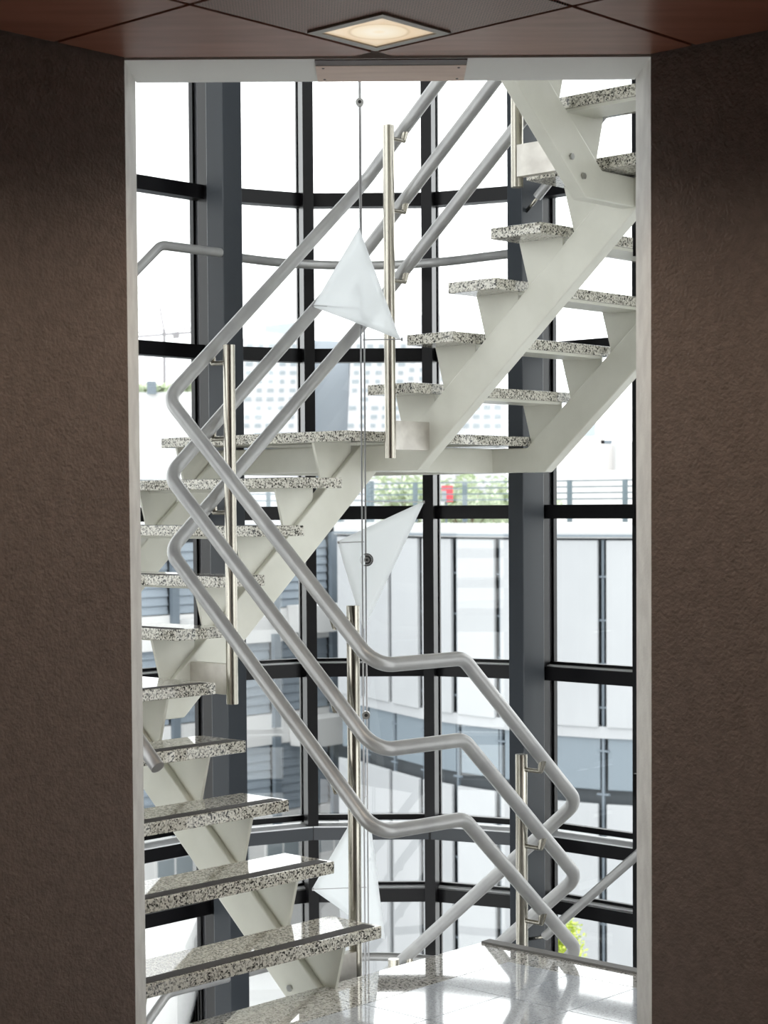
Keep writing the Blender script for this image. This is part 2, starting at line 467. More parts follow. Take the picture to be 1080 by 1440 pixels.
# timber strip on the soffit
x0, x1 = -0.176, 0.232
fs = thing('soffit_strip', (0.02, 5.12, CEIL-0.01), 'beige wood strip screwed under the middle of the opening soffit', 'strip')
MB().box((x0, 5.065, CEIL-0.008), (x1-x0, 0, 0), (0, 0.185, 0), (0, 0, 0.004)).build('board', M_fascia, fs)
MB().box((x0, 5.006, CEIL-0.007), (x1-x0, 0, 0), (0, 0.059, 0), (0, 0, 0.003)).build('front_edge', M_fasciaedge, fs, label='dark brown front edge')
for x in (x0+0.02, x1-0.02):
    for y in (5.09, 5.22):
        MB().tube((x, y, CEIL-0.0095), (x, y, CEIL-0.008), 0.0035, 10).build('screw', M_hubdark, fs)

# ------------------------------------------------------------------ curtain wall
VL, V1, V2, VR = (-0.885, 9.0), (-0.394, 9.25), (0.252, 9.25), (0.800, 9.0)
eL, eR = E(VL), E(VR)
WL_end = P(-1.72, eL[1]); WR_end = P(eR[0], -1.72)
TRANS = [5.35, 4.60, 3.84, 3.093, 2.335, 1.562, 0.786, -0.337, -1.1, -1.86, -2.6, -3.4]
WA, WB = P(-1.72, BL[1]+0.06), P(BR[0]+0.06, -1.72)
facets = [(Vector((WL_end.x, WL_end.y)), Vector(VL)), (Vector(VL), Vector(V1)), (Vector(V1), Vector(V2)), (Vector(V2), Vector(VR)), (Vector(VR), Vector((WR_end.x, WR_end.y))),
          (Vector((WA.x, WA.y)), Vector((WL_end.x, WL_end.y))), (Vector((WR_end.x, WR_end.y)), Vector((WB.x, WB.y)))]  # unseen sides, glazing added to let more daylight onto the stair
names = ['left glass wall of the stair tower', 'glass bay between the left column and the next mullion', 'middle glass bay of the stair tower', 'glass bay left of the right column', 'right glass wall of the stair tower', 'unseen glass wall added for daylight, hidden behind the left jamb', 'unseen glass wall added for daylight, hidden behind the right jamb']
def mull(parent, p, inward, along, name='mullion', wdt=0.052, dep=0.11, bead=None):
    """post just inside the glass: black box, silver bead, thin black cap at the glass"""
    p = Vector((p[0], p[1], TOWER_BOT)); i = Vector((inward[0], inward[1], 0)); t = Vector((along[0], along[1], 0))
    up = Vector((0, 0, TOWER_TOP-TOWER_BOT))
    m = MB().box(p - t*wdt/2 + i*0.055, t*wdt, i*dep, up).build(name, M_black, parent)
    MB().box(p - t*wdt*0.34 + i*0.012, t*wdt*0.68, i*0.043, up).build('glazing_bead', bead or M_bead, m)
    MB().box(p - t*wdt*0.55 - i*0.02, t*wdt*1.1, i*0.032, up).build('glazing_cap', M_black, m)
for n, (a2d, b2d) in enumerate(facets):
    a = Vector((a2d.x, a2d.y, 0)); c = Vector((b2d.x, b2d.y, 0)); d = (c-a); ln = d.length; t = d.normalized()
    inw = Vector((t.y, -t.x, 0))
    if inw.dot(ORG - (a+c)/2) < 0: inw = -inw
    mid = (a+c)/2
    win = thing('window_%d' % (n+1), (mid.x, mid.y, TOWER_BOT), names[n], None, kind='structure')
    up = Vector((0, 0, 1))
    # intermediate posts on the long side walls
    nb = 1 if ln < 1 else (4 if n in (0, 4) else 3)
    segs = [(a + t*ln*k/nb, a + t*ln*(k+1)/nb) for k in range(nb)]
    zs = [TOWER_BOT] + sorted(TRANS+[0.0]) + [TOWER_TOP]
    for (p0, p1) in segs:
        dd = p1-p0
        for k in range(len(zs)-1):
            z0, z1 = zs[k], zs[k+1]
            MB().box(p0 + up*z0, dd, inw*0.010, up*(z1-z0)).build('pane', M_glass, win)
        for z in TRANS:
            o = MB().box(p0 + up*(z-0.033) + inw*0.02, dd, inw*0.075, up*0.066).build('transom', M_black, win)
            if z < EYE-0.5:
                MB().box(p0 + up*(z+0.033) + inw*0.012, dd, inw*0.06, up*0.006).build('transom_ledge', M_ledge, o)
                MB().box(p0 + up*(z+0.039) + inw*0.002, dd, inw*0.022, up*0.014).build('glazing_bar', M_black, o)
        # floor line: glazing bar, pale ledge and deep black band
        o = MB().box(p0 + up*(-0.047) + inw*0.02, dd, inw*0.14, up*0.062).build('transom', M_black if n in (0, 4) else M_colm, win)
        MB().box(p0 + up*0.015 + inw*0.02, dd, inw*0.14, up*0.006).build('transom_ledge', M_ledge, o)
        MB().box(p0 + up*0.03 + inw*0.004, dd, inw*0.03, up*0.028).build('glazing_bar', M_black, o)
    if nb > 1:
        for k in range(1, nb): mull(win, (a + t*ln*k/nb), inw, t)
    # shared corner post belongs to the facet on its left
    if n < 4:
        t2 = (Vector((*facets[n+1][1], 0)) - Vector((*facets[n+1][0], 0))).normalized()
        bis = (t+t2).normalized(); inw2 = Vector((bis.y, -bis.x, 0))
        if inw2.dot(ORG-c) < 0: inw2 = -inw2
        mull(win, c, inw2, bis, wdt=0.052 if n in (1, 2) else 0.06, bead=None if n in (1, 2) else M_beaddark)

# two steel columns standing inside the glass
def column(corner, d1, l1, d2, l2, label):
    c = P(*corner); o = thing('steel_column', (c.x, c.y, TOWER_BOT), label, 'column', 'columns inside the glass')
    up = Vector((0, 0, TOWER_TOP-TOWER_BOT)); c = c+Vector((0, 0, TOWER_BOT))
    MB().box(c, d1*l1, d2*l2, up).build('shaft', M_colm, o, bevel=0.004)
    base = MB().box(c-d1*0.04-d2*0.04, d1*(l1+0.08), d2*(l2+0.08), Vector((0, 0, 0.02)))
    base.build('base_plate', M_colm, o)
    return o
LC = (0.752, 1.625); RC = (1.625, 0.575)
column(LC, E1, 0.121, E2, 0.112, 'tall slate grey steel column left of the hanging sails')
column(RC, E2, 0.088, E1, 0.155, 'tall slate grey steel column behind the right stair flight')
mbx = None

# ------------------------------------------------------------------ staircase
DIRS = [(E2, -E1), (E1, E2), (-E2, E1), (-E1, -E2)]      # travel direction, outward direction
stair = thing('staircase', P(-0.4, -0.6, 0), 'cream steel staircase with speckled granite treads winding round an open well', 'staircase')
IN_C, OUT_C, HALF = 0.686, 1.535, 0.03
def FP(fl, t, o, z):
    d, u = DIRS[fl]
    return ORG + d*t + u*o + Vector((0, 0, z))
def flight(fl, zl, n, rise, start_beam=True, first=1, last_t=0.358, end=1.56):
    """one straight flight: zl lower level, n risers; noses end at last_t"""
    zu = zl + n*rise
    tn = lambda j: last_t - (n-j)*G
    nz = lambda t: zl + (t-tn(0))/G*rise
    t_top_u = last_t + 0.24*G/rise; t_bot_u = last_t + 0.325*G/rise
    t_top_l = tn(0) + 0.24*G/rise; t_bot_l = tn(0) + 0.325*G/rise
    for oc in (IN_C, OUT_C):
        s = -1.535 if start_beam else t_top_l-0.14
        prof = [(s, zl-0.16), (t_bot_l, zl-0.16), (t_bot_u, zu-0.16), (end, zu-0.16), (end, zu-0.05), (t_top_u, zu-0.05), (t_top_l, zl-0.05), (s, zl-0.05)]
        lo = [FP(fl, t, oc-HALF, z) for t, z in prof]; hi = [FP(fl, t, oc+HALF, z) for t, z in prof]
        m = MB().prism(lo, hi)
        st = m.build('stringer', M_cream, stair, bevel=0.005)
        if oc == IN_C:
            for tb, dz in ((t_bot_l+0.02, 0.075), (t_bot_l+0.09, 0.135)):
                c = FP(fl, tb, oc+HALF, zl-0.16+dz); n_ = DIRS[fl][1]
                MB().tube(c, c+n_*0.008, 0.012, 6).build('bolt', M_bolt, st)
    for j in range(first, n):
        t0 = tn(j); z = zl + j*rise
        m = MB().box(FP(fl, t0, H, z-0.042), DIRS[fl][0]*TD, DIRS[fl][1]*WD, Vector((0, 0, 0.042)))
        tr = m.build('tread', M_granite, stair, bevel=0.003)
        MB().box(FP(fl, t0+0.012, H+0.022, z), DIRS[fl][0]*0.052, DIRS[fl][1]*(WD-0.044), Vector((0, 0, 0.0015))).build('anti_slip_strip', M_strip, tr)
        for oc in (IN_C, OUT_C):
            zt = lambda t: nz(t)-0.295
            q = [(t0+0.018, z-0.042), (t0+0.070, zt(t0+0.070)), (t0+TD-0.014, zt(t0+TD-0.014)), (t0+TD-0.014, z-0.042)]
            MB().prism([FP(fl, t, oc-0.006, zz) for t, zz in q], [FP(fl, t, oc+0.006, zz) for t, zz in q]).build('bracket_plate', M_cream, tr)
        MB().box(FP(fl, t0+0.075, IN_C, z-0.054), DIRS[fl][0]*(TD-0.09), DIRS[fl][1]*(OUT_C-IN_C), Vector((0, 0, 0.012))).build('tread_bearer', M_cream, tr)
def landing(fl, z, cut=0.42):
    """quarter landing at the top of flight fl"""
    q = [(0.358, 0.47), (1.60, 0.47), (1.60, OUT-cut), (OUT-cut, OUT), (0.358, OUT)]
    m = MB().prism([FP(fl, t, o, z-0.042) for t, o in q], [FP(fl, t, o, z) for t, o in q])
    L = m.build('landing_slab', M_granite, stair, bevel=0.003)
    MB().box(FP(fl, 0.368, 0.505, z), DIRS[fl][0]*0.036, DIRS[fl][1]*(OUT-0.54), Vector((0, 0, 0.0015))).build('anti_slip_strip', M_strip, L)
    t0 = 0.358
    for oc in (IN_C, OUT_C):
        q = [(t0+0.018, z-0.042), (t0+0.070, z+0.06-0.295), (t0+0.24, z-0.085), (t0+0.24, z-0.042)]
        MB().prism([FP(fl, t, oc-0.006, zz) for t, zz in q], [FP(fl, t, oc+0.006, zz) for t, zz in q]).build('bracket_plate', M_cream, L)
flight(0, 0.0, 5, RISE, start_beam=False); landing(0, 0.95)
flight(1, 0.95, 5, RISE); landing(1, 1.90)
flight(2, 1.90, 5, RISE); landing(2, 2.85)
flight(3, 2.85, 5, RISE, end=0.80)
# the flights that come up from below to the front landing
flight(2, -1.40, 5, 0.168); landing(2, -0.56)
b = MB(); slab(b, [(0.17, -0.405), (-1.66, -0.405), (-1.66, -0.55), (-0.60, -1.66), (0.17, -1.66)], 3.58, 3.8)
b.build('upper_landing', M_granite, stair)

# ------------------------------------------------------------------ balustrade round the well
RC_ = 0.54; RR = 0.0255
bal = thing('balustrade', P(-0.44, -0.312, 0), 'grey triple tube handrail with stainless posts zigzagging round the stair well', 'handrail')
def rail_path(dz):
    return [P(-0.54, 0.54, -1.30+dz), P(0.54, 0.54, -0.42+dz), P(0.54, -0.535, 0.478+dz), P(-0.125, -0.54, 1.063+dz), P(-0.54, -0.505, 1.063+dz),
            P(-0.54, 0.525, 1.996+dz), P(0.54, 0.54, 2.918+dz), P(0.54, -0.54, 3.835+dz), P(-0.125, -0.54, 4.42+dz)]
for dz in (0, -0.284, -0.562):
    sweep_obj('rail_tube', rail_path(dz), RR, M_rail, bal, fillet=0.085, n=20)
posts = [((-0.312, 0.44), 0.853, 2.200, (0, 1), lambda a, b: 1.996+(a+0.54)*0.854),
         ((0.44, 0.312), 1.785, 3.105, (1, 0), lambda a, b: 2.918+(0.54-b)*0.849),
         ((0.312, -0.44), 2.755, 4.10, (0, -1), lambda a, b: 3.835+(0.54-a)*0.88),
         ((-0.44, -0.312), -0.09, 1.254, (-1, 0), lambda a, b: 1.063+(b+0.505)*0.906),
         ((0.318, -0.445), -0.67, 0.674, (0, -1), lambda a, b: 0.478+(0.54-a)*0.88),
         ((0.44, 0.312), -1.55, -0.235, (1, 0), lambda a, b: -0.42+(0.54-b)*0.835)]
for (pa, pb), zb, zt, (da, db), fz in posts:
    po = MB().tube(P(pa, pb, zb), P(pa, pb, zt), 0.0225, 28).build('post', M_steel, bal, smooth=True)
    d = E1*da + E2*db
    # flat arm that fixes the post to the stringer
    s = Vector((0, 0, 1)).cross(d)
    c = P(pa, pb, zb+0.035) + d*0.012 - s*0.018
    MB().box(c, d*(0.656-0.44-0.012), s*0.036, Vector((0, 0, 0.115))).build('fixing_arm', M_plate, po)
    for dz in (0, -0.284, -0.562):
        za = fz(pa, pb) + dz
        p0 = P(pa, pb, za-0.055); p1 = p0 + d*(0.095)
        hit = P(pa, pb, za) + d*(RC_-0.44)
        br = MB().tube(p0, p1, 0.0085, 12)
        br.tube(p1 - d*0.006, hit - Vector((0, 0, 0.012)), 0.011, 12, 0.016)
        br.build('rail_bracket', M_steel, po, smooth=True)

# ------------------------------------------------------------------ handrails along the outside of the stair
def wall_rail(path, label, fillet=0.06, n=18, ends=()):
    h_ = thing('wall_handrail', path[0], label, 'handrail', 'outer handrails')
    sweep_obj('rail_tube', path, 0.021, M_rail, h_, fillet=fillet, n=n)
    for e_, d_ in ends:
        MB().tube(e_, Vector(e_)+Vector(d_), 0.008, 10).build('rail_bracket', M_steel, h_, smooth=True)
    return h_
e = 1.632
wall_rail([P(-1.60, -0.64, 0.85), P(-1.60, 0.46, 1.81), P(-e, e, 1.81), P(-0.70, e, 1.81), P(0.395, 1.645, 2.76), P(LC[0], 1.645, 2.76)], 'grey outer handrail at the left edge ending on the left column', 0.07,
          ends=[(P(-1.60, -0.2, 1.23), -E1*0.09)])
def arc_path(z):
    pts = [P(LC[0]+0.12, 1.655, z)]; ca_, cb_, rr_ = 1.0, 0.985, 0.67
    for k in range(15):
        a_ = math.pi/2*(1-k/14)
        pts.append(P(ca_+rr_*math.cos(a_), cb_+rr_*math.sin(a_), z))
    pts.append(P(1.67, RC[1]+0.088, z)); return pts
wall_rail(arc_path(2.75), 'curved grey handrail across the middle glass bays at upper level', 0.3)
wall_rail(arc_path(-0.60), 'curved grey handrail low behind the front landing', 0.3)
wall_rail([P(-0.70, e, -1.55), P(0.385, 1.645, -0.597), P(LC[0], 1.645, -0.597)], 'short grey outer handrail at the bottom left corner', 0.07)
wall_rail([P(1.64, 0.47, -0.378), P(1.64, -0.40, 0.368), P(1.64, -1.5, 0.368)], 'grey outer handrail rising to the right behind the front landing', 0.07, ends=[(P(1.64, 0.47, -0.38), E2*0.105+E1*0.02+Vector((0, 0, -0.03)))])
wall_rail([P(1.64, 0.50, 2.985), P(1.64, 0.12, 3.31)], 'grey outer handrail starting beside the right column under the upper flight', 0.07, ends=[(P(1.64, 0.50, 2.98), E2*0.08+E1*0.02+Vector((0, 0, -0.05)))])

# ------------------------------------------------------------------ hanging mobile of acrylic sails
MX = -0.0735; MY = 6.90
mob = thing('hanging_mobile', (MX, MY, -0.6), 'hanging mobile of white triangular acrylic sails on steel cables in the stair well', 'mobile')
MB().tube((MX-0.004, MY, 2.25), (MX-0.004, MY, 6.5), 0.0052, 10).build('cable', M_cable, mob, smooth=True)
for dx in (-0.0065, 0.0065):
    MB().tube((MX+dx, MY, -4.2), (MX+dx, MY, 2.30), 0.0029, 8).build('cable', M_cable, mob, smooth=True)
def sail(A, B, C, depth, curve):
    """thin triangular panel, gently bowed; A, B, C given as (x, z)"""
    n = 12; V = []; F = []; idx = {}
    A, B, C = Vector((A[0], 0, A[1])), Vector((B[0], 0, B[1])), Vector((C[0], 0, C[1]))
    for i in range(n+1):
        for j in range(n+1-i):
            k = n-i-j
            p = (A*i + B*j + C*k)/n
            bow = curve*(27*(i/n)*(j/n)*(k/n))
            bulge = 0.07*((i*j)+(i*k))/(n*n)     # long edges bow outwards slightly
            cen = (A+B+C)/3
            p = p + (p-cen)*bulge*0.35
            tx = (p.x-cen.x)
            y = MY + depth + bow + tx*0.25
            idx[(i, j)] = len(V); V.append(Vector((p.x, y, p.z)))
    for i in range(n):
        for j in range(n-i):
            F.append([idx[(i, j)], idx[(i+1, j)], idx[(i, j+1)]])
            if j < n-i-1: F.append([idx[(i+1, j)], idx[(i+1, j+1)], idx[(i, j+1)]])
    o = obj('sail', V, F, M_sail, mob, True)
    s = o.modifiers.new('thick', 'SOLIDIFY'); s.thickness = 0.003
    return o
sails = [((-0.083, 2.616), (-0.254, 2.325), (0.066, 2.210), -0.03), ((0.155, 1.613), (-0.173, 1.463), (-0.078, 1.134), 0.03), ((-0.069, 0.512), (-0.276, 0.168), (-0.004, -0.043), 0.02)]
for A, B, C, dpt in sails: sail(A, B, C, dpt, -0.008 if dpt < 0 else 0.008)
def rod(x0, z0, x1, z1, y0, y1):
    MB().tube((x0, y0, z0), (x1, y1, z1), 0.0018, 8).tube((x1-0.003, y1, z1), (x1+0.003, y1, z1), 0.006, 10).build('spreader_rod', M_cable, mob)
rod(MX, 2.209, 0.072, 2.211, MY, MY+0.01); rod(MX, 2.325, -0.252, 2.328, MY, MY-0.08)
rod(MX, 1.612, 0.152, 1.608, MY, MY+0.08); rod(MX, 1.462, -0.168, 1.460, MY, MY-0.0)
rod(MX, 0.170, -0.272, 0.170, MY, MY-0.03)
def hub(x, z, r, y, teeth=False):
    h_ = MB().tube((x, y-0.012, z), (x, y+0.012, z), r*(0.45 if teeth else 1), 24).build('hub', M_hub, mob, smooth=True)
    MB().tube((x, y-0.014, z), (x, y-0.012, z), r*(0.2 if teeth else 0.42), 16).build('hub_core', M_hubdark, h_)
    if teeth:
        ring = MB(); th = MB(); n = 14; a0, a1 = R_(-115), R_(115)
        for k in range(n):
            p, q = a0+(a1-a0)*k/n, a0+(a1-a0)*(k+1)/n
            c4 = [(p, 0.45), (q, 0.45), (q, 1.0), (p, 1.0)]
            ring.prism([(x+math.cos(a_)*r*f_, y-0.010, z+math.sin(a_)*r*f_) for a_, f_ in c4], [(x+math.cos(a_)*r*f_, y-0.004, z+math.sin(a_)*r*f_) for a_, f_ in c4])
            m_ = (p+q)/2
            th.beam((x+math.cos(m_)*r*0.66, y-0.0115, z+math.sin(m_)*r*0.66), (x+math.cos(m_)*r*0.92, y-0.0115, z+math.sin(m_)*r*0.92), 0.0022, 0.003, up=Vector((0, 1, 0)))
        ring.build('hub_ring', M_hubdark, h_); th.build('hub_teeth', M_bead, h_)
        sweep_obj('wire_ring', [(x+math.cos(a_)*r, y-0.008, z+math.sin(a_)*r) for a_ in [R_(110+14*k) for k in range(11)]], 0.0012, M_cable, h_, fillet=0.01, n=6, seg=2)
hub(-0.078, 3.077, 0.015, MY-0.008); hub(-0.092, 2.400, 0.022, MY+0.04)
hub(-0.063, 1.396, 0.024, MY-0.02, True); hub(-0.070, 0.818, 0.015, MY-0.012)

# ------------------------------------------------------------------ outside
GZ = -9.6
structure(MB().box((-160, 12, GZ-0.3), (320, 0, 0), (0, 500, 0), (0, 0, 0.3)).build('ground', M_ground), 'pale paved ground outside')
def zat(dpx, depth): return EYE - dpx*depth/FPX
# --- round building clad in tall white panels
K = 1.2
prof = [(470, 36.3), (508, 35.5), (546, 34.4), (588, 33.3), (636, 32.5), (697, 31.7), (768, 30.8), (844, 30.3), (925, 29.95), (1010, 29.9), (1100, 30.2)]
pts = [Vector(((px-540)/FPX*d*K, d*K, 0)) for px, d in prof]
drum = thing('panelled_building', (pts[7].x, pts[7].y+3, GZ), 'curved white building clad in tall panels with dark slots, outside on the right', 'building')
zA1, zA0 = zat(51, 36), zat(318.5, 36)
zB1, zB0 = zat(334, 36), zat(409, 36)
zC1 = zat(428, 36)
def offs(i, d):
    a = pts[max(0, i-1)]; c = pts[min(len(pts)-1, i+1)]; t = (c-a).normalized()
    nrm = Vector((-t.y, t.x, 0))
    if nrm.y < 0: nrm = -nrm
    return pts[i] + nrm*d
m = MB(); back = [offs(i, 0.35) for i in range(len(pts))]
ring = back + [Vector((back[-1].x+1, back[-1].y+16, 0)), Vector((back[0].x+4, back[0].y+16, 0))]
m.prism([p+Vector((0, 0, GZ)) for p in reversed(ring)][::-1], [p+Vector((0, 0, zA1+0.05)) for p in ring])
m.build('core', M_facdark, drum)
def ringband(z0, z1, d, name, mt):
    m = MB()
    for i in range(len(pts)-1):
        a, c = offs(i, d), offs(i+1, d); a2, c2 = offs(i, d+0.3), offs(i+1, d+0.3)
        m.prism([a+Vector((0, 0, z0)), c+Vector((0, 0, z0)), c2+Vector((0, 0, z0)), a2+Vector((0, 0, z0))], [a+Vector((0, 0, z1)), c+Vector((0, 0, z1)), c2+Vector((0, 0, z1)), a2+Vector((0, 0, z1))])
    m.build(name, mt, drum)
ringband(zA1+0.04, zat(27, 36), 0.0, 'parapet', M_conc)
ringband(zat(46, 36), zat(43, 36), -0.06, 'parapet_moulding', M_fac2)
ringband(zB1, zA0+0.02, 0.05, 'floor_band', M_facade)
slotw = 0.12
for i in range(len(pts)-1):
    a, c = pts[i], pts[i+1]; t = (c-a).normalized(); nrm = Vector((-t.y, t.x, 0))
    if nrm.y < 0: nrm = -nrm
    a2 = a+t*slotw; ln = (c-a).length-2*slotw+0.06
    for z0, z1, mt, off in ((zA0, zA1, M_facade, 0.0), (zB0, zB1, M_fac2, 0.12), (GZ+0.3, zC1, M_facade, 0.0)):
        MB().box(a2+nrm*off+Vector((0, 0, z0)), t*ln, nrm*0.09, Vector((0, 0, z1-z0))).build('facade_panel', mt, drum, bevel=0.02)
    # steel ladder post in the slot
    m = MB(); cpt = c - t*0.02 + nrm*0.12
    m.box(cpt+Vector((0, 0, GZ)), t*0.05, nrm*0.06, Vector((0, 0, zA1-GZ)))
    z = GZ+0.3
    while z < zA1:
        m.box(c-t*0.12+nrm*0.1+Vector((0, 0, z)), t*0.26, nrm*0.05, Vector((0, 0, 0.035))); z += 0.86
    m.build('slot_post', M_facpost, drum)
# terrace railing on the round building
def railing(p0, p1, n, zb, zt_, label):
    p0 = Vector(p0); p1 = Vector(p1); h_ = thing('terrace_railing', (p0.x, p0.y, zb), label, 'railing', 'terrace railings outside')
    for k in range(n+1):
        p = p0.lerp(p1, k/n)
        MB().beam(Vector((p.x, p.y, zb)), Vector((p.x, p.y, zt_+0.02)), 0.11, 0.05, up=Vector((0, 1, 0))).build('post', M_railing, h_)
    for k in range(4):
        z = zt_ - k*(zt_-zb)*0.147
        MB().beam(Vector((p0.x, p0.y, z)), Vector((p1.x, p1.y, z)), 0.03, 0.03).build('rail', M_railing, h_)
    return h_
railing(at(517, 743, 42.5).xy.to_3d(), at(960, 743, 38).xy.to_3d(), 6, 1.225, 2.10, 'blue grey railing on the roof edge of the panelled building')
# --- louvred building on the left, parallel to the left glass wall
L0 = Vector(((384-540)/FPX*48, 48, 0)); LT = E1.copy(); LN = -E2
lv = thing('louvred_building', (L0.x, L0.y+2, GZ), 'white building with grey louvre bands outside on the left', 'building')
T0, T1 = -9.0, 4.2
def zl(d): return zat(d, 48)
wall_top = zl(28)
MB().box(L0+LT*T0-LN*0.6+Vector((0, 0, GZ)), LT*(T1-T0), -LN*9, Vector((0, 0, wall_top-GZ))).build('wall', M_facdark, lv)
for z1, z0 in ((wall_top+0.02, zl(30)), (zl(144), zl(190)), (zl(292), zl(335)), (zl(433), GZ)):
    MB().box(L0+LT*T0-LN*0.7+Vector((0, 0, z0)), LT*(T1-T0), LN*0.72, Vector((0, 0, z1-z0))).build('floor_band', M_hall, lv)
posts_t = [-8.8, -7.1, -5.3, -3.43, -1.7, 0.0, 2.14, 3.9]
for z1, z0 in ((zl(49), zl(144)), (zl(190), zl(292)), (zl(335), zl(433))):
    for k in range(len(posts_t)-1):
        m = MB(); ns = 8; a_, c_ = posts_t[k]+0.06, posts_t[k+1]-0.06
        for q in range(ns):
            zz = z0 + (z1-z0)*(q+0.12)/ns; hh = (z1-z0)/ns*0.97
            p = L0 + LT*a_ - LN*0.12 + Vector((0, 0, zz))
            m.box(p, LT*(c_-a_), LN*0.03, Vector((0, 0, hh))+LN*(-0.045))
        o = m.build('louvre_bank', M_louvre, lv); o['kind'] = 'stuff'
    for t_ in posts_t:
        MB().box(L0+LT*(t_-0.11)+LN*0.02+Vector((0, 0, z0-0.35)), LT*0.22, LN*0.12, Vector((0, 0, z1-z0+0.55))).build('louvre_post', M_facpost, lv)
for (t_, z0, z1) in ((0.55, zl(178), zl(140)), (0.55, zl(340), zl(300)), (-3.2, zl(195), zl(150)), (2.5, zl(182), zl(146))):
    q = [(t_, z0), (t_+1.35, z0), (t_+1.5, z1), (t_-0.1, z1)]
    MB().prism([L0+LT*a_+LN*0.03+Vector((0, 0, z)) for a_, z in q], [L0+LT*a_+LN*0.85+Vector((0, 0, z)) for a_, z in q]).build('balcony', M_hall, lv)
for t_ in (-6.0, -4.1, -2.2, -0.4, 1.5):
    f_ = MB().box(L0+LT*t_+LN*0.0+Vector((0, 0, zl(505))), LT*1.25, LN*0.05, Vector((0, 0, 0.72))).build('window', M_hall, lv)
    for q in range(2):
        MB().box(L0+LT*(t_+0.06+q*0.6)+LN*0.05+Vector((0, 0, zl(505)+0.07)), LT*0.53, LN*0.012, Vector((0, 0, 0.58))).build('pane', M_twin, f_)
rp = L0+LT*T0-LN*0.4; rq = L0+LT*T1-LN*0.4
railing((rp.x, rp.y, 0), (rq.x, rq.y, 0), 10, wall_top+0.02, zl(-36), 'blue grey railing on the roof of the louvred building')
# --- low canopy roof in front, lower left
lowb = thing('low_pavilion', at(215, 1300, 30), 'low white pavilion roof outside at the lower left', 'building')
lowb.location.z = GZ; ORIGIN[lowb.name] = Vector(lowb.location)
c0 = at(150, 1300, 34); 
MB().box(Vector((c0.x-3, 33, GZ)), (4.4, 0, 0), (0, 3, 0), (0, 0, 3.2)).build('wall', M_hall, lowb)
MB().box(Vector((c0.x-3.2, 32.6, GZ+3.2)), (4.8, 0, 0), (0, 3.8, 0), (0, 0, 0.25)).build('roof', M_hall, lowb)
# --- far office tower with punched windows
def block(parent, poly_px, depth, thick, mt, name='block'):
    f = [at(px, py, depth) for px, py in poly_px]
    for p, q in zip(f, poly_px):
        if q[1] >= 700: p.z = GZ
    bk = [p+Vector((0, thick, 0)) for p in f]
    return MB().prism(f, bk).build(name, mt, parent)
D = 300.0
ot = thing('office_tower', at(440, 700, D), 'far white office tower with a grid of small windows', 'building')
ot.location.z = GZ; ORIGIN[ot.name] = Vector(ot.location)
yb = 712
bodies = [([(300, yb), (420, yb), (428, 600), (436, 474), (372, 466), (300, 492)], 'left', M_tower, 0),
          ([(420, yb), (484, yb), (492, 480), (436, 478)], 'glass', M_tglass, 12),
          ([(480, yb), (640, yb), (640, 445), (575, 442), (560, 470), (494, 470)], 'right', M_tower, 0),
          ([(640, yb), (712, yb), (712, 548), (640, 545)], 'low', M_tower, 4),
          ([(372, 470), (420, 470), (420, 452), (372, 458)], 'penthouse', M_tglass, 8)]
for poly, nm, mt, dd in bodies:
    block(ot, poly, D+dd, 25, mt, 'glass_core' if mt is M_tglass else 'block')
random.seed(4)
def win(px, py, w, h, dep):
    a_ = at(px-w/2, py+h/2, dep); c_ = at(px+w/2, py-h/2, dep)
    MB().box(Vector((a_.x, dep-0.12, a_.z)), (c_.x-a_.x, 0, 0), (0, 0.3, 0), (0, 0, c_.z-a_.z)).build('window', M_twin, ot)
for r in range(12):
    y = 487 + r*12.4
    for c in range(7):
        x = 336 + c*15.6 - r*0.5
        if x < 431 - (y-474)*0.06 and y > 470 + 0: 
            if random.random() < 0.9: win(x, y, 8.5+random.choice((-2, 0, 1)), 5.2, D)
    for c in range(9):
        x = 505 + c*15.6 - r*1.3
        if 492-(y-470)*0.09 < x-6 and x < 634: 
            if random.random() < 0.92: win(x, y-(4 if c > 4 else 0), 8.5+random.choice((-2, 0, 1)), 5.4, D)
for r in range(4):
    for c in range(4): win(655+c*15, 560+r*13, 9, 6, D+4)
# --- pale rooftop building on the right
rb = thing('rooftop_building', at(840, 700, 90), 'pale rose rendered building behind the right roof railing', 'building')
rb.location.z = GZ; ORIGIN[rb.name] = Vector(rb.location)
block(rb, [(742, 712), (960, 712), (960, 662), (742, 660)], 88, 6, M_pink, 'lower_wall')
block(rb, [(775, 664), (866, 664), (866, 625), (850, 624), (850, 612), (790, 616), (775, 640)], 90, 5, M_pink, 'block')
block(rb, [(866, 664), (950, 664), (950, 615), (866, 624)], 89, 5, M_conc, 'block')
block(rb, [(800, 640), (838, 640), (838, 585), (800, 588)], 92, 3, M_tglass, 'glass_stair')
for px in (850, 858):
    block(rb, [(px-5, 624), (px+3, 624), (px+3, 619), (px-5, 619)], 90, 1, M_fac2, 'roof_unit')
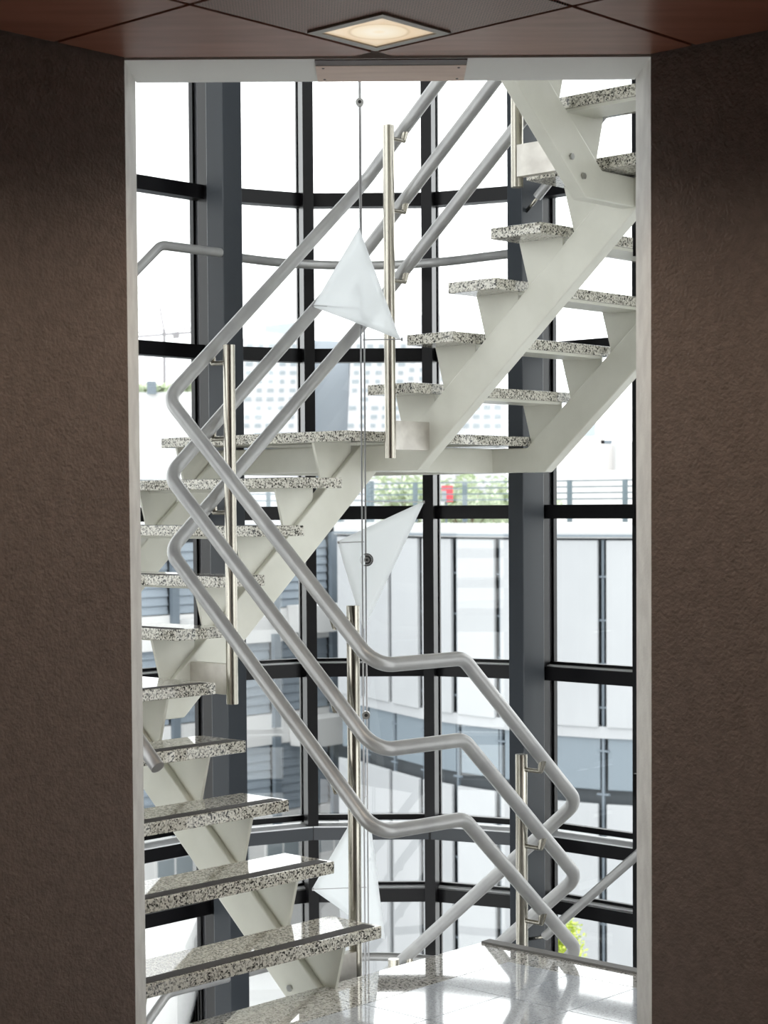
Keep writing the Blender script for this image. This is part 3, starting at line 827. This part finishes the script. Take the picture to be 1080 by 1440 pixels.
# --- white hall on the far left with a hedge along its roof
hl = thing('white_hall', at(230, 700, 95), 'plain white hall with a roof hedge beyond the left glass', 'building')
hl.location.z = GZ; ORIGIN[hl.name] = Vector(hl.location)
a_ = at(150, 552, 95); c_ = at(300, 552, 95)
MB().box(Vector((a_.x, 95, GZ)), (c_.x-a_.x, 0, 0), (0, 8, 0), (0, 0, a_.z-GZ)).build('wall', M_hall, hl)
m = MB(); random.seed(2)
for k in range(500):
    p = Vector((random.uniform(a_.x, c_.x), 95.3+random.random()*0.5, a_.z+random.uniform(-0.05, 0.42)))
    u = Vector((random.uniform(-1, 1), random.uniform(-1, 1), random.uniform(-1, 1))).normalized()*0.12; w_ = u.orthogonal().normalized()*0.10
    k0 = len(m.v); m.v += [p-u-w_, p+u-w_, p+u+w_, p-u+w_]; m.f.append([k0, k0+1, k0+2, k0+3])
o = m.build('hedge', M_leaf, hl); o['kind'] = 'stuff'
a_ = at(207, 554, 94.5); c_ = at(219, 536, 94.5)
MB().box(Vector((a_.x, 94.4, a_.z)), (c_.x-a_.x, 0, 0), (0, 0.5, 0), (0, 0, c_.z-a_.z)).build('roof_unit', M_fac2, hl)
# --- tower crane
cr = thing('tower_crane', at(231, 700, 280), 'pale tower crane far away at the upper left', 'crane')
cr.location.z = GZ; ORIGIN[cr.name] = Vector(cr.location)
def cb_(px0, py0, px1, py1, w_, name):
    a_ = at(px0, py0, 280)
    if py0 > 700: a_.z = GZ
    MB().beam(a_, at(px1, py1, 280), w_, w_).build(name, M_crane, cr)
cb_(231, 712, 231, 466, 0.45, 'mast'); cb_(231, 466, 225, 433, 0.28, 'apex'); cb_(150, 477, 275, 467, 0.3, 'jib'); cb_(150, 470, 275, 461, 0.16, 'jib_chord')
cb_(225, 433, 170, 437, 0.1, 'tie_rod'); cb_(225, 433, 262, 444, 0.1, 'tie_rod'); cb_(262, 444, 275, 461, 0.1, 'tie_rod')
m = MB()
for k in range(18):
    x = 150+k*7
    m.beam(at(x, 477-(x-150)*0.08, 280), at(x+3.5, 470-(x+3.5-150)*0.072, 280), 0.08, 0.08); m.beam(at(x+3.5, 470-(x+3.5-150)*0.072, 280), at(x+7, 477-(x+7-150)*0.08, 280), 0.08, 0.08)
m.build('jib_lattice', M_crane, cr)
cb_(243, 472, 252, 471, 0.9, 'trolley')
# --- trees
def tree(base, top, rad, nleaf, lsize, mt, label, seed):
    random.seed(seed)
    o = thing('tree', base, label, 'tree')
    cz = top-rad; c = Vector((base[0], base[1], cz))
    tk = MB().tube(base, (base[0], base[1], cz), 0.12, 8, 0.05)
    for k in range(7):
        a_ = k*0.9; tk.tube((base[0], base[1], cz-rad*0.8), c+Vector((math.cos(a_)*rad*0.6, math.sin(a_)*rad*0.6, random.uniform(-0.2, 0.6)*rad)), 0.04, 6, 0.015)
    tk.build('trunk', M_bark, o, smooth=True)
    m = MB(); blobs = [c+Vector((random.gauss(0, 0.5), random.gauss(0, 0.5), random.gauss(0, 0.42)))*rad for _ in range(16)]
    for k in range(nleaf):
        q = random.choice(blobs); p = q+Vector((random.gauss(0, 1), random.gauss(0, 1), random.gauss(0, 1)))*rad*0.2
        u = Vector((random.uniform(-1, 1), random.uniform(-1, 1), random.uniform(-0.6, 0.6))).normalized()*lsize
        w_ = u.cross(Vector((random.random(), random.random(), 1))).normalized()*lsize*0.5
        k0 = len(m.v); m.v += [p-u, p+w_, p+u, p-w_]; m.f.append([k0, k0+1, k0+2, k0+3])
    f_ = m.build('foliage', mt, o); f_['kind'] = 'stuff'
    return o
for px, py, d, rad, lab, sd in ((655, 664, 62, 1.25, 'pale green tree behind the roof railing, right of the red sign', 1), (575, 668, 66, 1.4, 'pale green tree behind the roof railing, left of the red sign', 2), (697, 672, 70, 1.2, 'pale green tree behind the roof railing next to the right column', 3)):
    p = at(px, py, d); tree((p.x, d, GZ), p.z, rad, 2200, 0.12, M_leaf, lab, sd)
p = at(772, 1300, 24); tree((p.x, 24, GZ), p.z, 0.36, 2400, 0.04, M_shrub, 'lime green leafy tree outside below the right handrail', 5)
# --- red and white sign on the roof terrace
sg = thing('roof_sign', at(628, 706, 52), 'red and white sign board behind the roof railing', 'sign')
a_ = at(621, 706, 52); c_ = at(637, 683, 52)
MB().box((a_.x, 52, a_.z), (c_.x-a_.x, 0, 0), (0, 0.08, 0), (0, 0, c_.z-a_.z)).build('board', M_red, sg)
MB().box((a_.x, 51.97, a_.z), ((c_.x-a_.x)*0.42, 0, 0), (0, 0.03, 0), (0, 0, (c_.z-a_.z)*0.7)).build('white_field', M_facade, sg)
MB().box((a_.x+0.1, 52.02, 1.0), (0.06, 0, 0), (0, 0.05, 0), (0, 0, a_.z-1.0+0.02)).build('leg', M_facpost, sg)
